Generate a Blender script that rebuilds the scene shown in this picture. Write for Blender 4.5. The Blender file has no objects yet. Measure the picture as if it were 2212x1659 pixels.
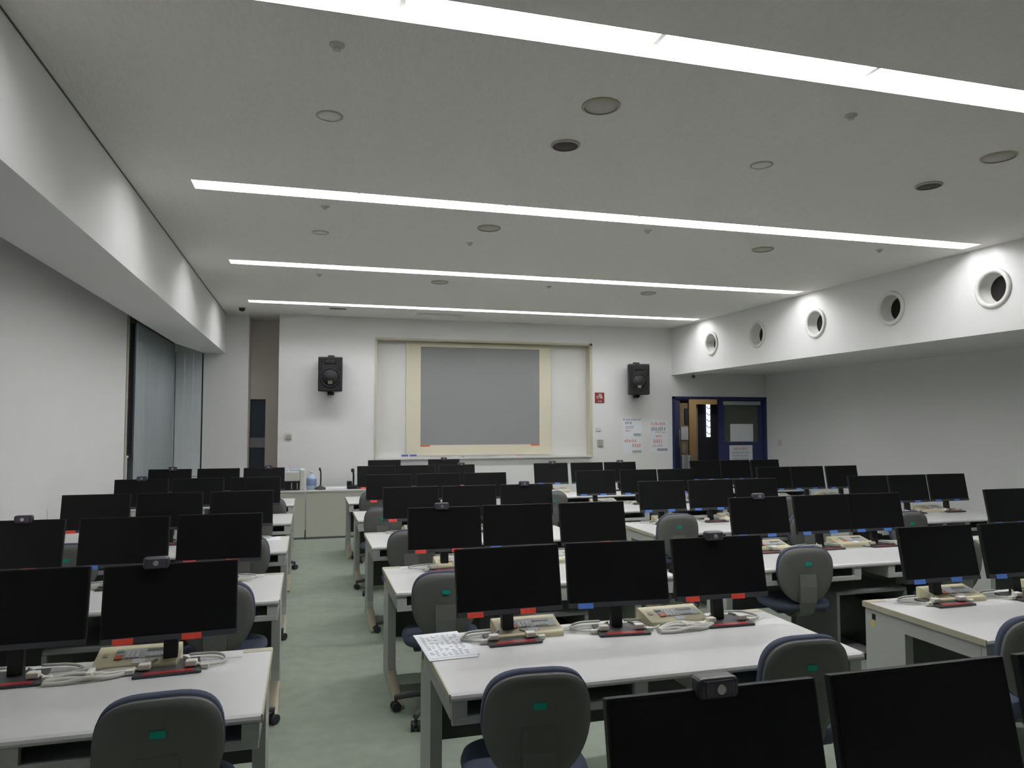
import bpy, bmesh, math, random
from mathutils import Matrix, Vector
R = random.Random(7)
PI = math.pi
C = bpy.context.scene.collection
scene = bpy.context.scene

# ---------------------------------------------------------------- camera, world, exposure
EYE = 1.68
cam_data = bpy.data.cameras.new('camera')
cam_data.sensor_width = 36.0
cam_data.lens = 36.0 * 1583.85 / 2212.0
cam_data.clip_start = 0.05
cam = bpy.data.objects.new('camera', cam_data)
C.objects.link(cam)
_yaw, _pitch, _roll = 0.2732, 0.0532, -0.0008
_f = Vector((math.sin(_yaw)*math.cos(_pitch), math.cos(_yaw)*math.cos(_pitch), math.sin(_pitch)))
_r = Vector((math.cos(_yaw), -math.sin(_yaw), 0))
_u = _r.cross(_f)
_r2 = _r*math.cos(_roll) + _u*math.sin(_roll)
_u2 = -_r*math.sin(_roll) + _u*math.cos(_roll)
M = Matrix((( _r2.x, _u2.x, -_f.x, 0), (_r2.y, _u2.y, -_f.y, 0), (_r2.z, _u2.z, -_f.z, EYE), (0, 0, 0, 1)))
cam.matrix_world = M
scene.camera = cam

world = bpy.data.worlds.new('world')
scene.world = world
world.use_nodes = True
bg = world.node_tree.nodes['Background']
bg.inputs['Color'].default_value = (0.35, 0.45, 0.6, 1)
bg.inputs['Strength'].default_value = 0.25

scene.view_settings.view_transform = 'Standard'
scene.view_settings.look = 'None'
scene.view_settings.gamma = 1.0
scene.view_settings.use_curve_mapping = False
scene.view_settings.exposure = 0.95
TUBE_STRENGTH = 12.0

# ---------------------------------------------------------------- materials
MATS = {}
def srgb(c):
    return tuple((v/12.92 if v <= .04045 else ((v+.055)/1.055)**2.4) for v in [x/255 for x in c])
def mat(name, rgb, rough=0.6, metal=0.0, spec=0.5, noise=0.0, nscale=40.0, bump=0.0, bscale=80.0, emit=None, estr=1.0, coat=0.0, stretch=None):
    m = bpy.data.materials.new(name); m.use_nodes = True
    nt = m.node_tree; b = nt.nodes['Principled BSDF']
    b.inputs['Base Color'].default_value = (*rgb, 1)
    b.inputs['Roughness'].default_value = rough
    b.inputs['Metallic'].default_value = metal
    b.inputs['Specular IOR Level'].default_value = spec
    b.inputs['Coat Weight'].default_value = coat
    if noise or bump:
        tc = nt.nodes.new('ShaderNodeTexCoord')
        src = tc.outputs['Object']
        if stretch:
            mp = nt.nodes.new('ShaderNodeMapping'); mp.inputs['Scale'].default_value = stretch
            nt.links.new(src, mp.inputs['Vector']); src = mp.outputs['Vector']
    if noise:
        n = nt.nodes.new('ShaderNodeTexNoise'); n.inputs['Scale'].default_value = nscale; n.inputs['Detail'].default_value = 4
        nt.links.new(src, n.inputs['Vector'])
        mx = nt.nodes.new('ShaderNodeMix'); mx.data_type = 'RGBA'
        mx.inputs[6].default_value = (*[max(0, v*(1-noise)) for v in rgb], 1)
        mx.inputs[7].default_value = (*[min(1, v*(1+noise)) for v in rgb], 1)
        nt.links.new(n.outputs['Fac'], mx.inputs[0]); nt.links.new(mx.outputs[2], b.inputs['Base Color'])
    if bump:
        n2 = nt.nodes.new('ShaderNodeTexNoise'); n2.inputs['Scale'].default_value = bscale; n2.inputs['Detail'].default_value = 5
        nt.links.new(src, n2.inputs['Vector'])
        bp = nt.nodes.new('ShaderNodeBump'); bp.inputs['Strength'].default_value = bump; bp.inputs['Distance'].default_value = 0.01
        nt.links.new(n2.outputs['Fac'], bp.inputs['Height']); nt.links.new(bp.outputs['Normal'], b.inputs['Normal'])
    if emit:
        b.inputs['Emission Color'].default_value = (*emit, 1); b.inputs['Emission Strength'].default_value = estr
    MATS[name] = m
    return m
mat('wall_white', (0.78, 0.78, 0.775), 0.75, noise=0.02, nscale=3, bump=0.05, bscale=120)
mat('ceiling', (0.85, 0.83, 0.79), 0.9, noise=0.07, nscale=60, bump=0.4, bscale=60, stretch=(1, .35, 1))
mat('alcove_wall', (0.74, 0.69, 0.63), 0.8, noise=0.03, nscale=4)
mat('carpet', (0.30, 0.35, 0.285), 0.95, spec=0.15, noise=0.16, nscale=9, bump=0.35, bscale=220)
mat('tube', (0.9, 0.9, 0.9), 0.5, emit=(0.985, 0.98, 1.0), estr=TUBE_STRENGTH)
mat('reflector', (0.62, 0.62, 0.60), 0.45)
mat('laminate', (0.68, 0.68, 0.68), 0.34, spec=0.4, noise=0.02, nscale=12)
mat('desk_edge', (0.50, 0.475, 0.36), 0.5, noise=0.05)
mat('desk_metal', (0.46, 0.475, 0.455), 0.5, noise=0.02)
mat('desk_fascia', (0.55, 0.555, 0.54), 0.5, noise=0.02)
mat('modesty', (0.14, 0.145, 0.145), 0.7, noise=0.05)
mat('foot_metal', (0.62, 0.55, 0.42), 0.3, metal=0.7)
mat('black_plastic', (0.012, 0.012, 0.013), 0.45, noise=0.1)
mat('bezel_black', (0.013, 0.013, 0.015), 0.45, spec=0.3, noise=0.08)
mat('screen_black', (0.008, 0.008, 0.009), 0.34, spec=0.2, noise=0.05)
mat('base_grey', (0.05, 0.052, 0.06), 0.4, noise=0.05)
mat('tag_red', (0.86, 0.085, 0.05), 0.6, noise=0.15, nscale=60)
mat('tag_blue', (0.10, 0.24, 0.72), 0.6, noise=0.15, nscale=60)
mat('strip_red', (0.33, 0.022, 0.02), 0.45, noise=0.12, nscale=40)
mat('tag_green', (0.0, 0.44, 0.33), 0.6, noise=0.15, nscale=60)
mat('chair_shell', (0.16, 0.163, 0.154), 0.55, noise=0.04, bump=0.06, bscale=400)
mat('chair_fabric', (0.078, 0.092, 0.135), 0.95, spec=0.2, noise=0.2, nscale=300, bump=0.2, bscale=500)
mat('chair_base', (0.07, 0.07, 0.075), 0.5, noise=0.05)
mat('caster', (0.03, 0.03, 0.035), 0.5, noise=0.05)
mat('beige_plastic', (0.64, 0.59, 0.39), 0.5, noise=0.04)
mat('panel_grey', (0.45, 0.46, 0.46), 0.5, noise=0.03)
mat('key_light', (0.62, 0.64, 0.65), 0.5, noise=0.03)
mat('button_orange', (0.72, 0.16, 0.07), 0.5, noise=0.05)
mat('button_green', (0.30, 0.52, 0.38), 0.5, noise=0.05)
mat('lcd_dark', (0.15, 0.17, 0.16), 0.3, noise=0.05)
mat('cable_white', (0.62, 0.62, 0.57), 0.5, noise=0.05)
mat('connector', (0.66, 0.65, 0.57), 0.5, noise=0.05)
mat('paper', (0.80, 0.82, 0.86), 0.7, noise=0.02)
mat('ink_grey', (0.36, 0.38, 0.42), 0.8, noise=0.1)
mat('ink_dark', (0.16, 0.17, 0.17), 0.8, noise=0.1)
mat('ink_red', (0.68, 0.20, 0.17), 0.8, noise=0.1)
mat('ink_blue', (0.12, 0.14, 0.32), 0.8, noise=0.1)
mat('silver', (0.6, 0.6, 0.6), 0.3, metal=0.8)
mat('webcam_body', (0.05, 0.05, 0.058), 0.3, noise=0.05)
mat('webcam_face', (0.10, 0.085, 0.115), 0.2, noise=0.05)
mat('stand_steel', (0.21, 0.215, 0.22), 0.5, noise=0.04)
mat('console_panel', (0.60, 0.60, 0.53), 0.6, noise=0.03)
mat('console_top', (0.62, 0.62, 0.60), 0.5, noise=0.03)
mat('cream', (0.70, 0.67, 0.52), 0.6, noise=0.02)
mat('cream_trim', (0.58, 0.55, 0.43), 0.6, noise=0.02)
mat('whiteboard', (0.72, 0.72, 0.70), 0.4, noise=0.01)
mat('screen_grey', (0.285, 0.293, 0.297), 0.75, noise=0.02, nscale=4)
mat('navy', (0.022, 0.030, 0.12), 0.5, noise=0.08)
mat('door_glass', (0.10, 0.105, 0.09), 0.15, noise=0.08, nscale=3)
mat('dark_glass', (0.07, 0.09, 0.12), 0.1, noise=0.1, nscale=3)
mat('wood_orange', (0.52, 0.35, 0.16), 0.5, noise=0.15, nscale=6, stretch=(8, 8, 1))
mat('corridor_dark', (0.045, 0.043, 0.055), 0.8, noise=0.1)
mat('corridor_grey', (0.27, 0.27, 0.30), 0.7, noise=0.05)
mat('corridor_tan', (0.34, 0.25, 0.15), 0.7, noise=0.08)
mat('window_lit', (0.8, 0.9, 1.0), 0.5, emit=(0.70, 0.86, 1.0), estr=0.9)
mat('corridor_fill', (0.9, 0.9, 0.9), 0.5, emit=(1.0, 0.95, 0.88), estr=9.0)  # glow added to brighten the wooden frame in the corridor
mat('speaker_black', (0.010, 0.010, 0.013), 0.5, noise=0.1)
mat('speaker_grille', (0.006, 0.006, 0.007), 0.6, noise=0.3, nscale=300)
mat('badge_metal', (0.16, 0.145, 0.11), 0.4, metal=0.3, noise=0.1)
mat('sign_maroon', (0.25, 0.035, 0.035), 0.5, noise=0.08)
mat('white_plastic', (0.70, 0.70, 0.67), 0.45, noise=0.02)
mat('blue_liquid', (0.45, 0.58, 0.72), 0.2, noise=0.1)
mat('label_blue', (0.22, 0.28, 0.52), 0.5, noise=0.1)
mat('disc_grey', (0.60, 0.565, 0.525), 0.7, noise=0.08, nscale=90)
mat('disc_rim', (0.50, 0.47, 0.36), 0.6, noise=0.05)
mat('disc_dark', (0.10, 0.08, 0.08), 0.7, noise=0.08)
mat('faint_ring', (0.52, 0.50, 0.45), 0.85, noise=0.05)
mat('eraser_blue', (0.12, 0.15, 0.42), 0.7, noise=0.1)
mat('frame_metal', (0.06, 0.065, 0.07), 0.4, metal=0.3, noise=0.05)
mat('jamb_tan', (0.42, 0.39, 0.33), 0.6, noise=0.05)
mat('blind_white', (0.68, 0.71, 0.72), 0.7, noise=0.03, nscale=5)
mat('blind_blue', (0.64, 0.685, 0.70), 0.55, noise=0.16, nscale=0.9)
mat('blind_slate', (0.13, 0.135, 0.15), 0.6, noise=0.1)
mat('duct_dark', (0.012, 0.011, 0.011), 0.9, noise=0.1)
mat('dirt_yellow', (0.62, 0.55, 0.20), 0.6, noise=0.05)
def glass_mat():
    m = bpy.data.materials.new('pane_glass'); m.use_nodes = True
    nt = m.node_tree; nt.nodes.clear()
    o = nt.nodes.new('ShaderNodeOutputMaterial'); mx = nt.nodes.new('ShaderNodeMixShader')
    t = nt.nodes.new('ShaderNodeBsdfTransparent'); t.inputs[0].default_value = (0.95, 0.97, 0.98, 1)
    g = nt.nodes.new('ShaderNodeBsdfGlossy'); g.inputs['Roughness'].default_value = 0.08
    f = nt.nodes.new('ShaderNodeFresnel'); f.inputs[0].default_value = 1.45
    nt.links.new(f.outputs[0], mx.inputs[0]); nt.links.new(t.outputs[0], mx.inputs[1]); nt.links.new(g.outputs[0], mx.inputs[2])
    nt.links.new(mx.outputs[0], o.inputs[0]); MATS['pane_glass'] = m
glass_mat()

# ---------------------------------------------------------------- mesh helpers
def merge(bm, tmp, mtx=None):
    if mtx is not None: bmesh.ops.transform(tmp, matrix=mtx, verts=tmp.verts)
    vm = {}
    for v in tmp.verts: vm[v] = bm.verts.new(v.co)
    for f in tmp.faces:
        try:
            nf = bm.faces.new([vm[v] for v in f.verts]); nf.smooth = f.smooth; nf.material_index = f.material_index
        except ValueError: pass
    tmp.free()
def box(bm, x0, x1, y0, y1, z0, z1, bev=0.0, mtx=None, seg=2):
    t = bmesh.new(); bmesh.ops.create_cube(t, size=1)
    for v in t.verts:
        v.co = Vector(((x0+x1)/2+v.co.x*(x1-x0), (y0+y1)/2+v.co.y*(y1-y0), (z0+z1)/2+v.co.z*(z1-z0)))
    if bev: bmesh.ops.bevel(t, geom=list(t.edges), offset=bev, segments=seg, affect='EDGES', profile=0.5)
    merge(bm, t, mtx)
def prism(bm, pts, axis, a, b, bev=0.0, mtx=None):
    """extrude polygon pts (2-D) along axis from a to b. axis 'x': pts=(y,z); 'y': pts=(x,z); 'z': pts=(x,y)"""
    t = bmesh.new()
    def P(p, w):
        return {'x': (w, p[0], p[1]), 'y': (p[0], w, p[1]), 'z': (p[0], p[1], w)}[axis]
    A = [t.verts.new(P(p, a)) for p in pts]; B = [t.verts.new(P(p, b)) for p in pts]
    n = len(pts)
    t.faces.new(A); t.faces.new(B[::-1])
    for i in range(n): t.faces.new([A[i], B[i], B[(i+1) % n], A[(i+1) % n]])
    bmesh.ops.recalc_face_normals(t, faces=t.faces)
    if bev: bmesh.ops.bevel(t, geom=list(t.edges), offset=bev, segments=2, affect='EDGES', profile=0.5)
    merge(bm, t, mtx)
def cyl(bm, p0, p1, r0, r1=None, n=16, caps=True):
    r1 = r0 if r1 is None else r1
    p0, p1 = Vector(p0), Vector(p1); d = (p1-p0)
    q = d.to_track_quat('Z', 'Y').to_matrix()
    rings = []
    for p, r in ((p0, r0), (p1, r1)):
        rings.append([bm.verts.new(p + q @ Vector((math.cos(2*PI*i/n)*r, math.sin(2*PI*i/n)*r, 0))) for i in range(n)])
    for i in range(n):
        f = bm.faces.new([rings[0][i], rings[0][(i+1) % n], rings[1][(i+1) % n], rings[1][i]]); f.smooth = True
    if caps:
        bm.faces.new(rings[0][::-1]); bm.faces.new(rings[1])
def lathe(bm, prof, n=24, mtx=None, caps=True):
    t = bmesh.new(); rings = []
    for r, z in prof:
        rings.append([t.verts.new((max(r, 1e-4)*math.cos(2*PI*i/n), max(r, 1e-4)*math.sin(2*PI*i/n), z)) for i in range(n)])
    for a, b in zip(rings, rings[1:]):
        for i in range(n):
            f = t.faces.new([a[i], a[(i+1) % n], b[(i+1) % n], b[i]]); f.smooth = True
    if caps: t.faces.new(rings[0][::-1]); t.faces.new(rings[-1])
    merge(bm, t, mtx)
def catmull(pts, k=6):
    pts = [Vector(p) for p in pts]; out = []
    for i in range(len(pts)-1):
        p0 = pts[max(i-1, 0)]; p1 = pts[i]; p2 = pts[i+1]; p3 = pts[min(i+2, len(pts)-1)]
        for j in range(k):
            t = j/k
            out.append(0.5*((2*p1)+(-p0+p2)*t+(2*p0-5*p1+4*p2-p3)*t*t+(-p0+3*p1-3*p2+p3)*t**3))
    out.append(pts[-1]); return out
def tube(bm, pts, r, n=8, smooth=True, k=5):
    P = catmull(pts, k) if smooth else [Vector(p) for p in pts]
    rings = []
    for i, p in enumerate(P):
        d = (P[min(i+1, len(P)-1)]-P[max(i-1, 0)]).normalized()
        q = d.to_track_quat('Z', 'Y').to_matrix()
        rr = r[min(int(i*len(r)/len(P)), len(r)-1)] if isinstance(r, (list, tuple)) else r
        rings.append([bm.verts.new(p+q @ Vector((math.cos(2*PI*j/n)*rr, math.sin(2*PI*j/n)*rr, 0))) for j in range(n)])
    for a, b in zip(rings, rings[1:]):
        # match closest start to avoid twist
        s = min(range(n), key=lambda o: (a[0].co-b[o].co).length)
        for j in range(n):
            try:
                f = bm.faces.new([a[j], a[(j+1) % n], b[(j+1+s) % n], b[(j+s) % n]]); f.smooth = True
            except ValueError: pass
    bm.faces.new(rings[0][::-1]); bm.faces.new(rings[-1])
def grid_holes(bm, x0, x1, y0, y1, holes, place, t):
    """slab with rectangular holes. holes = [(a,b,c,d)]; place(u,v,w)->xyz; thickness 0..t"""
    us = sorted({x0, x1, *[h[0] for h in holes], *[h[1] for h in holes]}); vs = sorted({y0, y1, *[h[2] for h in holes], *[h[3] for h in holes]})
    us = [u for u in us if x0 <= u <= x1]; vs = [v for v in vs if y0 <= v <= y1]
    def solid(i, j):
        if not (0 <= i < len(us)-1 and 0 <= j < len(vs)-1): return False
        cu, cv = (us[i]+us[i+1])/2, (vs[j]+vs[j+1])/2
        return not any(h[0] < cu < h[1] and h[2] < cv < h[3] for h in holes)
    vd = {}
    def V(i, j, w):
        if (i, j, w) not in vd: vd[i, j, w] = bm.verts.new(place(us[i], vs[j], w))
        return vd[i, j, w]
    for i in range(len(us)-1):
        for j in range(len(vs)-1):
            if not solid(i, j): continue
            bm.faces.new([V(i, j, 0), V(i+1, j, 0), V(i+1, j+1, 0), V(i, j+1, 0)])
            bm.faces.new([V(i, j, t), V(i, j+1, t), V(i+1, j+1, t), V(i+1, j, t)])
            for (di, dj, a, b) in ((-1, 0, (i, j), (i, j+1)), (1, 0, (i+1, j+1), (i+1, j)), (0, -1, (i+1, j), (i, j)), (0, 1, (i, j+1), (i+1, j+1))):
                if not solid(i+di, j+dj):
                    bm.faces.new([V(*a, 0), V(*a, t), V(*b, t), V(*b, 0)])
    bmesh.ops.recalc_face_normals(bm, faces=bm.faces)
def mesh_of(fn, name, *materials):
    bm = bmesh.new(); fn(bm)
    me = bpy.data.meshes.new(name); bm.to_mesh(me); bm.free()
    for m in materials: me.materials.append(MATS[m])
    return me
def obj(name, me, parent=None, loc=None, rot=None):
    o = bpy.data.objects.new(name, me); C.objects.link(o)
    if parent: o.parent = parent
    if loc: o.location = loc
    if rot: o.rotation_euler = rot
    return o
def make(name, material, fn, parent=None, loc=None, rot=None):
    return obj(name, mesh_of(fn, name, material), parent, loc, rot)
def tag(o, label, cat, group=None):
    o['label'] = label; o['category'] = cat
    if group: o['group'] = group
    return o
def thing(name, label, cat, loc=(0, 0, 0), rz=0.0, group=None):
    o = bpy.data.objects.new(name, None); C.objects.link(o)
    o.location = loc; o.rotation_euler = (0, 0, rz); o.empty_display_size = 0.1
    return tag(o, label, cat, group)
def struct(name, material, fn, label=None, parent=None):
    o = make(name, material, fn, parent)
    if not parent:
        o['kind'] = 'structure'
        if label: o['label'] = label
    return o
def spawn(proto, name, label, cat, loc, rz=0.0, group=None):
    """proto: list of (part name, mesh, [(sub name, mesh)...])"""
    t = thing(name, label, cat, loc, rz, group)
    for pn, me, subs in proto:
        p = obj(pn, me, t)
        for sn, sm in subs: obj(sn, sm, p)
    return t

# ---------------------------------------------------------------- dimensions
CEIL = 3.41
YW = 12.13           # front wall
XL = -1.975          # window wall
XS0, XS1, ZS = -1.248, -1.76, 2.785    # soffit on the window side
XB, ZB = 6.44, 2.554                   # duct beam
XR = 8.44            # door-side wall
YBACK = -2.2
YFAR = 12.36         # short wall at the end of the window wall
ROWS = [3.43, 5.10, 6.73, 8.39, 10.08]     # back edge of each desk row
DESK = 0.70
BLOCKS = {'L': -1.927, 'M': 0.51, 'R': 2.965, 'F': 5.42}
M0_SHIFT = -.05
MOFF = {'L': (0.312, 0.867, 1.414), 'M': (0.392, 0.935, 1.48), 'R': (0.40, 0.95, 1.465), 'F': (0.40, 0.92, 1.45)}
LAMP_Y = [10.943, 8.301, 5.654, 2.985]
LX0, SEG = -0.817, 1.185
LX1 = LX0 + 6*SEG
SLOT = 0.11

# ---------------------------------------------------------------- room shell
struct('floor', 'carpet', lambda b: box(b, -2.2, 8.7, YBACK-.2, 15.2, -.1, 0), 'grey green carpeted floor')
struct('ceiling', 'ceiling', lambda b: grid_holes(b, -2.2, XB+.02, YBACK-.1, 15.0,
       [(LX0, LX1, y-SLOT, y+SLOT) for y in LAMP_Y], lambda u, v, w: (u, v, CEIL+w), .12), 'textured off-white ceiling with recessed light slots')
struct('wall_back', 'wall_white', lambda b: box(b, -2.2, 8.7, YBACK-.1, YBACK, 0, 3.5))
WIN0, WIN1 = 9.22, YFAR-.03
struct('wall_left', 'wall_white', lambda b: grid_holes(b, YBACK-.1, YFAR, 0, 3.5, [(WIN0, WIN1, 0.85, 2.95)], lambda u, v, w: (XL-w, u, v), .16), 'white wall at the window side')
def soffit(b):
    prism(b, [(XS0, YBACK), (XS0, YFAR), (-1.56, YFAR), (XS1, 11.0), (XS1, YBACK)], 'z', ZS, CEIL)
struct('trim_1', 'wall_white', soffit, 'white boxed soffit along the window side')
struct('trim_2', 'frame_metal', lambda b: box(b, XS0-.001, XS0+.006, YBACK, YFAR, CEIL-.008, CEIL-.001), 'thin dark strip painted in as the shadow gap along soffit top')  # shade of the joint drawn as a dark solid strip
# wall piece facing the room at the end of the window wall + alcove
def wfar(b):
    grid_holes(b, XL-.16, -0.90, 0, 3.5, [(XL+.012, -1.565, 0.85, 2.78)], lambda u, v, w: (u, YFAR+w, v), .12)
struct('wall_far_left', 'wall_white', wfar, 'narrow white wall between corner window and alcove')
def alc(b):
    box(b, -1.02, -0.90, YFAR+.12, 13.5, 0, 3.5)
    box(b, -0.43, -0.31, YW+.168, 13.5, 0, 3.5)
    grid_holes(b, -1.02, -0.31, 0, 3.5, [(-0.90, -0.66, 0, 2.08)], lambda u, v, w: (u, 12.90+w, v), .12)
struct('wall_alcove', 'alcove_wall', alc, 'dim grey walls of the narrow alcove')
d = struct('door_1', 'frame_metal', lambda b: (box(b, -0.90, -0.66, 12.95, 12.99, 0.0, 2.08),), 'dark glazed door at the back of the alcove')
make('mid_rail', 'corridor_grey', lambda b: box(b, -0.90, -0.66, 12.925, 12.95, 1.275, 1.44), d)
make('pane', 'dark_glass', lambda b: (box(b, -0.88, -0.68, 12.94, 12.95, 1.44, 2.06), box(b, -0.88, -0.68, 12.94, 12.95, 0.6, 1.27)), d)

# front wall with the recess and the doorway
RX0, RX1, RZ0, RZ1 = 1.09, 4.84, 1.105, 3.065
def wfront(b):
    grid_holes(b, -0.43, XB, 0, 3.5, [(RX0, RX1, RZ0, RZ1)], lambda u, v, w: (u, YW+w, v), .168)
struct('wall_front', 'wall_white', wfront, 'white front wall with a wide recess')
struct('wall_door', 'wall_white', lambda b: grid_holes(b, XB, XR+.1, 0, 3.5, [(XB, 8.42, 0, 2.165)], lambda u, v, w: (u, YW+w, v), .14), 'white wall above the blue doors')
struct('wall_right', 'wall_white', lambda b: box(b, XR, XR+.12, YBACK, YW, 0, 3.5), 'plain white wall at the door side')
struct('trim_3', 'wall_white', lambda b: box(b, XB+.2, XR, YBACK, YW, 2.60, 2.72), 'low ceiling behind the duct beam')
# recess lining
struct('trim_4', 'cream_trim', lambda b: (box(b, RX0-.02, RX0+.012, YW-.012, YW+.168, RZ0, RZ1), box(b, RX1-.012, RX1+.035, YW-.012, YW+.168, RZ0-.02, RZ1+.02),
       box(b, RX0-.02, RX1+.035, YW-.012, YW+.168, RZ1-.012, RZ1+.02)), 'cream lining of the screen recess')
t = thing('whiteboard', 'long whiteboard at the back of the front wall recess', 'whiteboard', ((RX0+RX1)/2, YW+.19, RZ0-.02))
def at(o, fn):   # part in world coordinates under a thing at o
    def g(b):
        fn(b); bmesh.ops.translate(b, vec=-o.location, verts=b.verts)
    return g
make('board', 'whiteboard', at(t, lambda b: box(b, RX0-.02, RX1+.02, YW+.169, YW+.215, RZ0-.02, RZ1+.02)), t)
make('cream_surround', 'cream', at(t, lambda b: grid_holes(b, 1.60, 4.15, RZ0+.035, RZ1-.02, [(1.845, 4.10-.16, 1.31, 2.97)], lambda u, v, w: (u, YW+.165-w, v), .02)), t)
make('corner_mark', 'button_orange', at(t, lambda b: box(b, 1.845, 1.845+.16, YW+.143, YW+.146, 1.285, 1.31)), t)
make('corner_mark', 'button_orange', at(t, lambda b: box(b, 3.94-.16, 3.94, YW+.143, YW+.146, 1.285, 1.31)), t)
t2 = tag(make('projection_screen', 'screen_grey', lambda b: box(b, 1.845, 3.94, YW+.160, YW+.169, 1.31, 2.97), None), 'grey projection screen framed in cream in the front recess', 'screen')
tr = make('chalk_tray', 'white_plastic', lambda b: (box(b, RX0, RX1, YW-.055, YW-.001, RZ0-.02, RZ0-.006), box(b, RX0, RX1, YW-.060, YW-.052, RZ0-.02, RZ0+.012)))
tag(tr, 'long white pen tray along the bottom of the recess', 'tray')
for i, x in enumerate((1.575, 1.715)):
    e = thing('board_eraser', ('blue-topped board eraser, the one farther from the pens', 'blue-topped board eraser, the one nearer the pens')[i], 'eraser', (x, YW+.06, RZ0), 0, 'erasers on the tray')
    make('felt', 'white_plastic', lambda b: box(b, -.052, .052, -.025, .025, 0, .025), e)
    make('grip', 'eraser_blue', lambda b: box(b, -.054, .054, -.027, .027, .025, .055, .006), e)
for i, (x, mt, lb) in enumerate(((2.44, 'white_plastic', 'white'), (2.50, 'panel_grey', 'grey'), (3.05, 'panel_grey', 'grey'), (3.12, 'white_plastic', 'white'), (3.55, 'button_orange', 'orange'))):
    p = thing('marker_pen', ['white marker on the tray nearest the erasers', 'grey marker next to the erasers-end white one', 'grey marker at the middle of the tray', 'white marker at the middle of the tray', 'orange marker on the pen tray'][i], 'marker', (x, YW+.03, RZ0+.009), 0, 'markers on the tray')
    make('barrel', mt, lambda b: cyl(b, (-.06, 0, 0), (.03, 0, 0), .009, n=10), p)
    make('cap', 'eraser_blue' if i == 1 else 'panel_grey', lambda b: cyl(b, (.03, 0, 0), (.065, 0, 0), .010, n=10), p)

# duct beam with round air outlets
PORT_Y = [5.57, 6.868, 8.163, 9.457, 10.74]
PORT_Z, PORT_R = EYE+1.31, 0.165
def beam(b):
    # face with round holes
    s = 0.24; n = 32
    ys = sorted([YBACK, YW]+[y+d for y in PORT_Y for d in (-s, s)])
    for a, c in zip(ys, ys[1:]):
        mid = (a+c)/2
        hole = [y for y in PORT_Y if abs(y-mid) < .01]
        if not hole:
            b.faces.new([b.verts.new(p) for p in ((XB, a, ZB), (XB, c, ZB), (XB, c, CEIL), (XB, a, CEIL))]); continue
        y = hole[0]
        for z0, z1 in ((ZB, PORT_Z-s), (PORT_Z+s, CEIL)):
            b.faces.new([b.verts.new(p) for p in ((XB, a, z0), (XB, c, z0), (XB, c, z1), (XB, a, z1))])
        inner, outer = [], []
        for i in range(n):
            ang = 2*PI*i/n; cs, sn = math.cos(ang), math.sin(ang)
            inner.append(b.verts.new((XB, y+cs*PORT_R, PORT_Z+sn*PORT_R)))
            k = s/max(abs(cs), abs(sn))
            outer.append(b.verts.new((XB, y+cs*k, PORT_Z+sn*k)))
        for i in range(n): b.faces.new([outer[i], outer[(i+1) % n], inner[(i+1) % n], inner[i]])
    x2 = XB+.45
    for q in (((XB, YBACK, ZB), (XB, YW, ZB), (x2, YW, ZB), (x2, YBACK, ZB)), ((x2, YBACK, ZB), (x2, YW, ZB), (x2, YW, CEIL), (x2, YBACK, CEIL)),
              ((XB, YBACK, CEIL), (XB, YW, CEIL), (x2, YW, CEIL), (x2, YBACK, CEIL))):
        b.faces.new([b.verts.new(p) for p in q])
    bmesh.ops.remove_doubles(b, verts=b.verts, dist=1e-5)
    bmesh.ops.recalc_face_normals(b, faces=b.faces)
struct('trim_5', 'wall_white', beam, 'white duct beam along the door side')
ORD = ['fifth', 'fourth', 'third', 'second', 'first']
for k, y in enumerate(PORT_Y):
    o = thing('air_outlet', 'round white air outlet in the beam, %s from the doors' % ORD[k], 'vent', (XB, y, PORT_Z), 0, 'round air outlets in the duct beam')
    mx = Matrix.Rotation(PI/2, 4, 'Y')
    def flange(b):
        lathe(b, [(.150, -.002), (.198, -.002), (.200, -.010), (.188, -.024), (.168, -.026), (.152, -.014), (.150, -.002)], 40, mx, False)
    make('flange', 'white_plastic', flange, o)
    def sleeve(b):
        n = 36; A = []; 
        for xx, rr in ((-.004, .151), (.115, .147), (.115, .135), (.125, .134)):
            A.append([b.verts.new((xx, math.cos(2*PI*i/n)*rr, math.sin(2*PI*i/n)*rr)) for i in range(n)])
        for p, q in zip(A, A[1:]):
            for i in range(n):
                f = b.faces.new([p[i], q[i], q[(i+1) % n], p[(i+1) % n]]); f.smooth = True
    make('sleeve', 'white_plastic', sleeve, o)
    make('shade_disc', 'duct_dark', lambda b: cyl(b, (.125, 0, 0), (.14, 0, 0), .16, n=32), o)  # black disc stands in for the dark hollow of the duct

# ceiling light rows
for k, y in enumerate(LAMP_Y):
    lab = ['closest to the front wall', 'second from the front wall', 'third from the front wall', 'fourth from the front wall', 'fifth from the front wall', 'sixth from the front wall'][k]
    o = thing('linear_light', 'long recessed row of fluorescent tubes, %s' % lab, 'ceiling light', (LX0, y, CEIL), 0, 'recessed rows of fluorescent tubes')
    L = LX1-LX0
    make('trough', 'reflector', lambda b: (box(b, 0, L, -SLOT+.002, -SLOT+.006, .0, .15), box(b, 0, L, SLOT-.006, SLOT-.002, .0, .15), box(b, 0, L, -SLOT+.002, SLOT-.002, .14, .15),
         box(b, 0, .004, -SLOT+.002, SLOT-.002, 0, .15), box(b, L-.004, L, -SLOT+.002, SLOT-.002, 0, .15)), o)
    for i in range(6):
        make('tube', 'tube', lambda b: (cyl(b, (i*SEG+(.018 if i else .13), -.036, .072), ((i+1)*SEG-(.018 if i < 5 else .14), -.036, .072), .026, n=12), cyl(b, (i*SEG+(.018 if i else .13), .036, .072), ((i+1)*SEG-(.018 if i < 5 else .14), .036, .072), .026, n=12)), o)
    for i in range(1, 6):
        make('lamp_holder', 'white_plastic', lambda b: box(b, i*SEG-.012, i*SEG+.012, -.085, .085, .045, .138), o)

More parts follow.
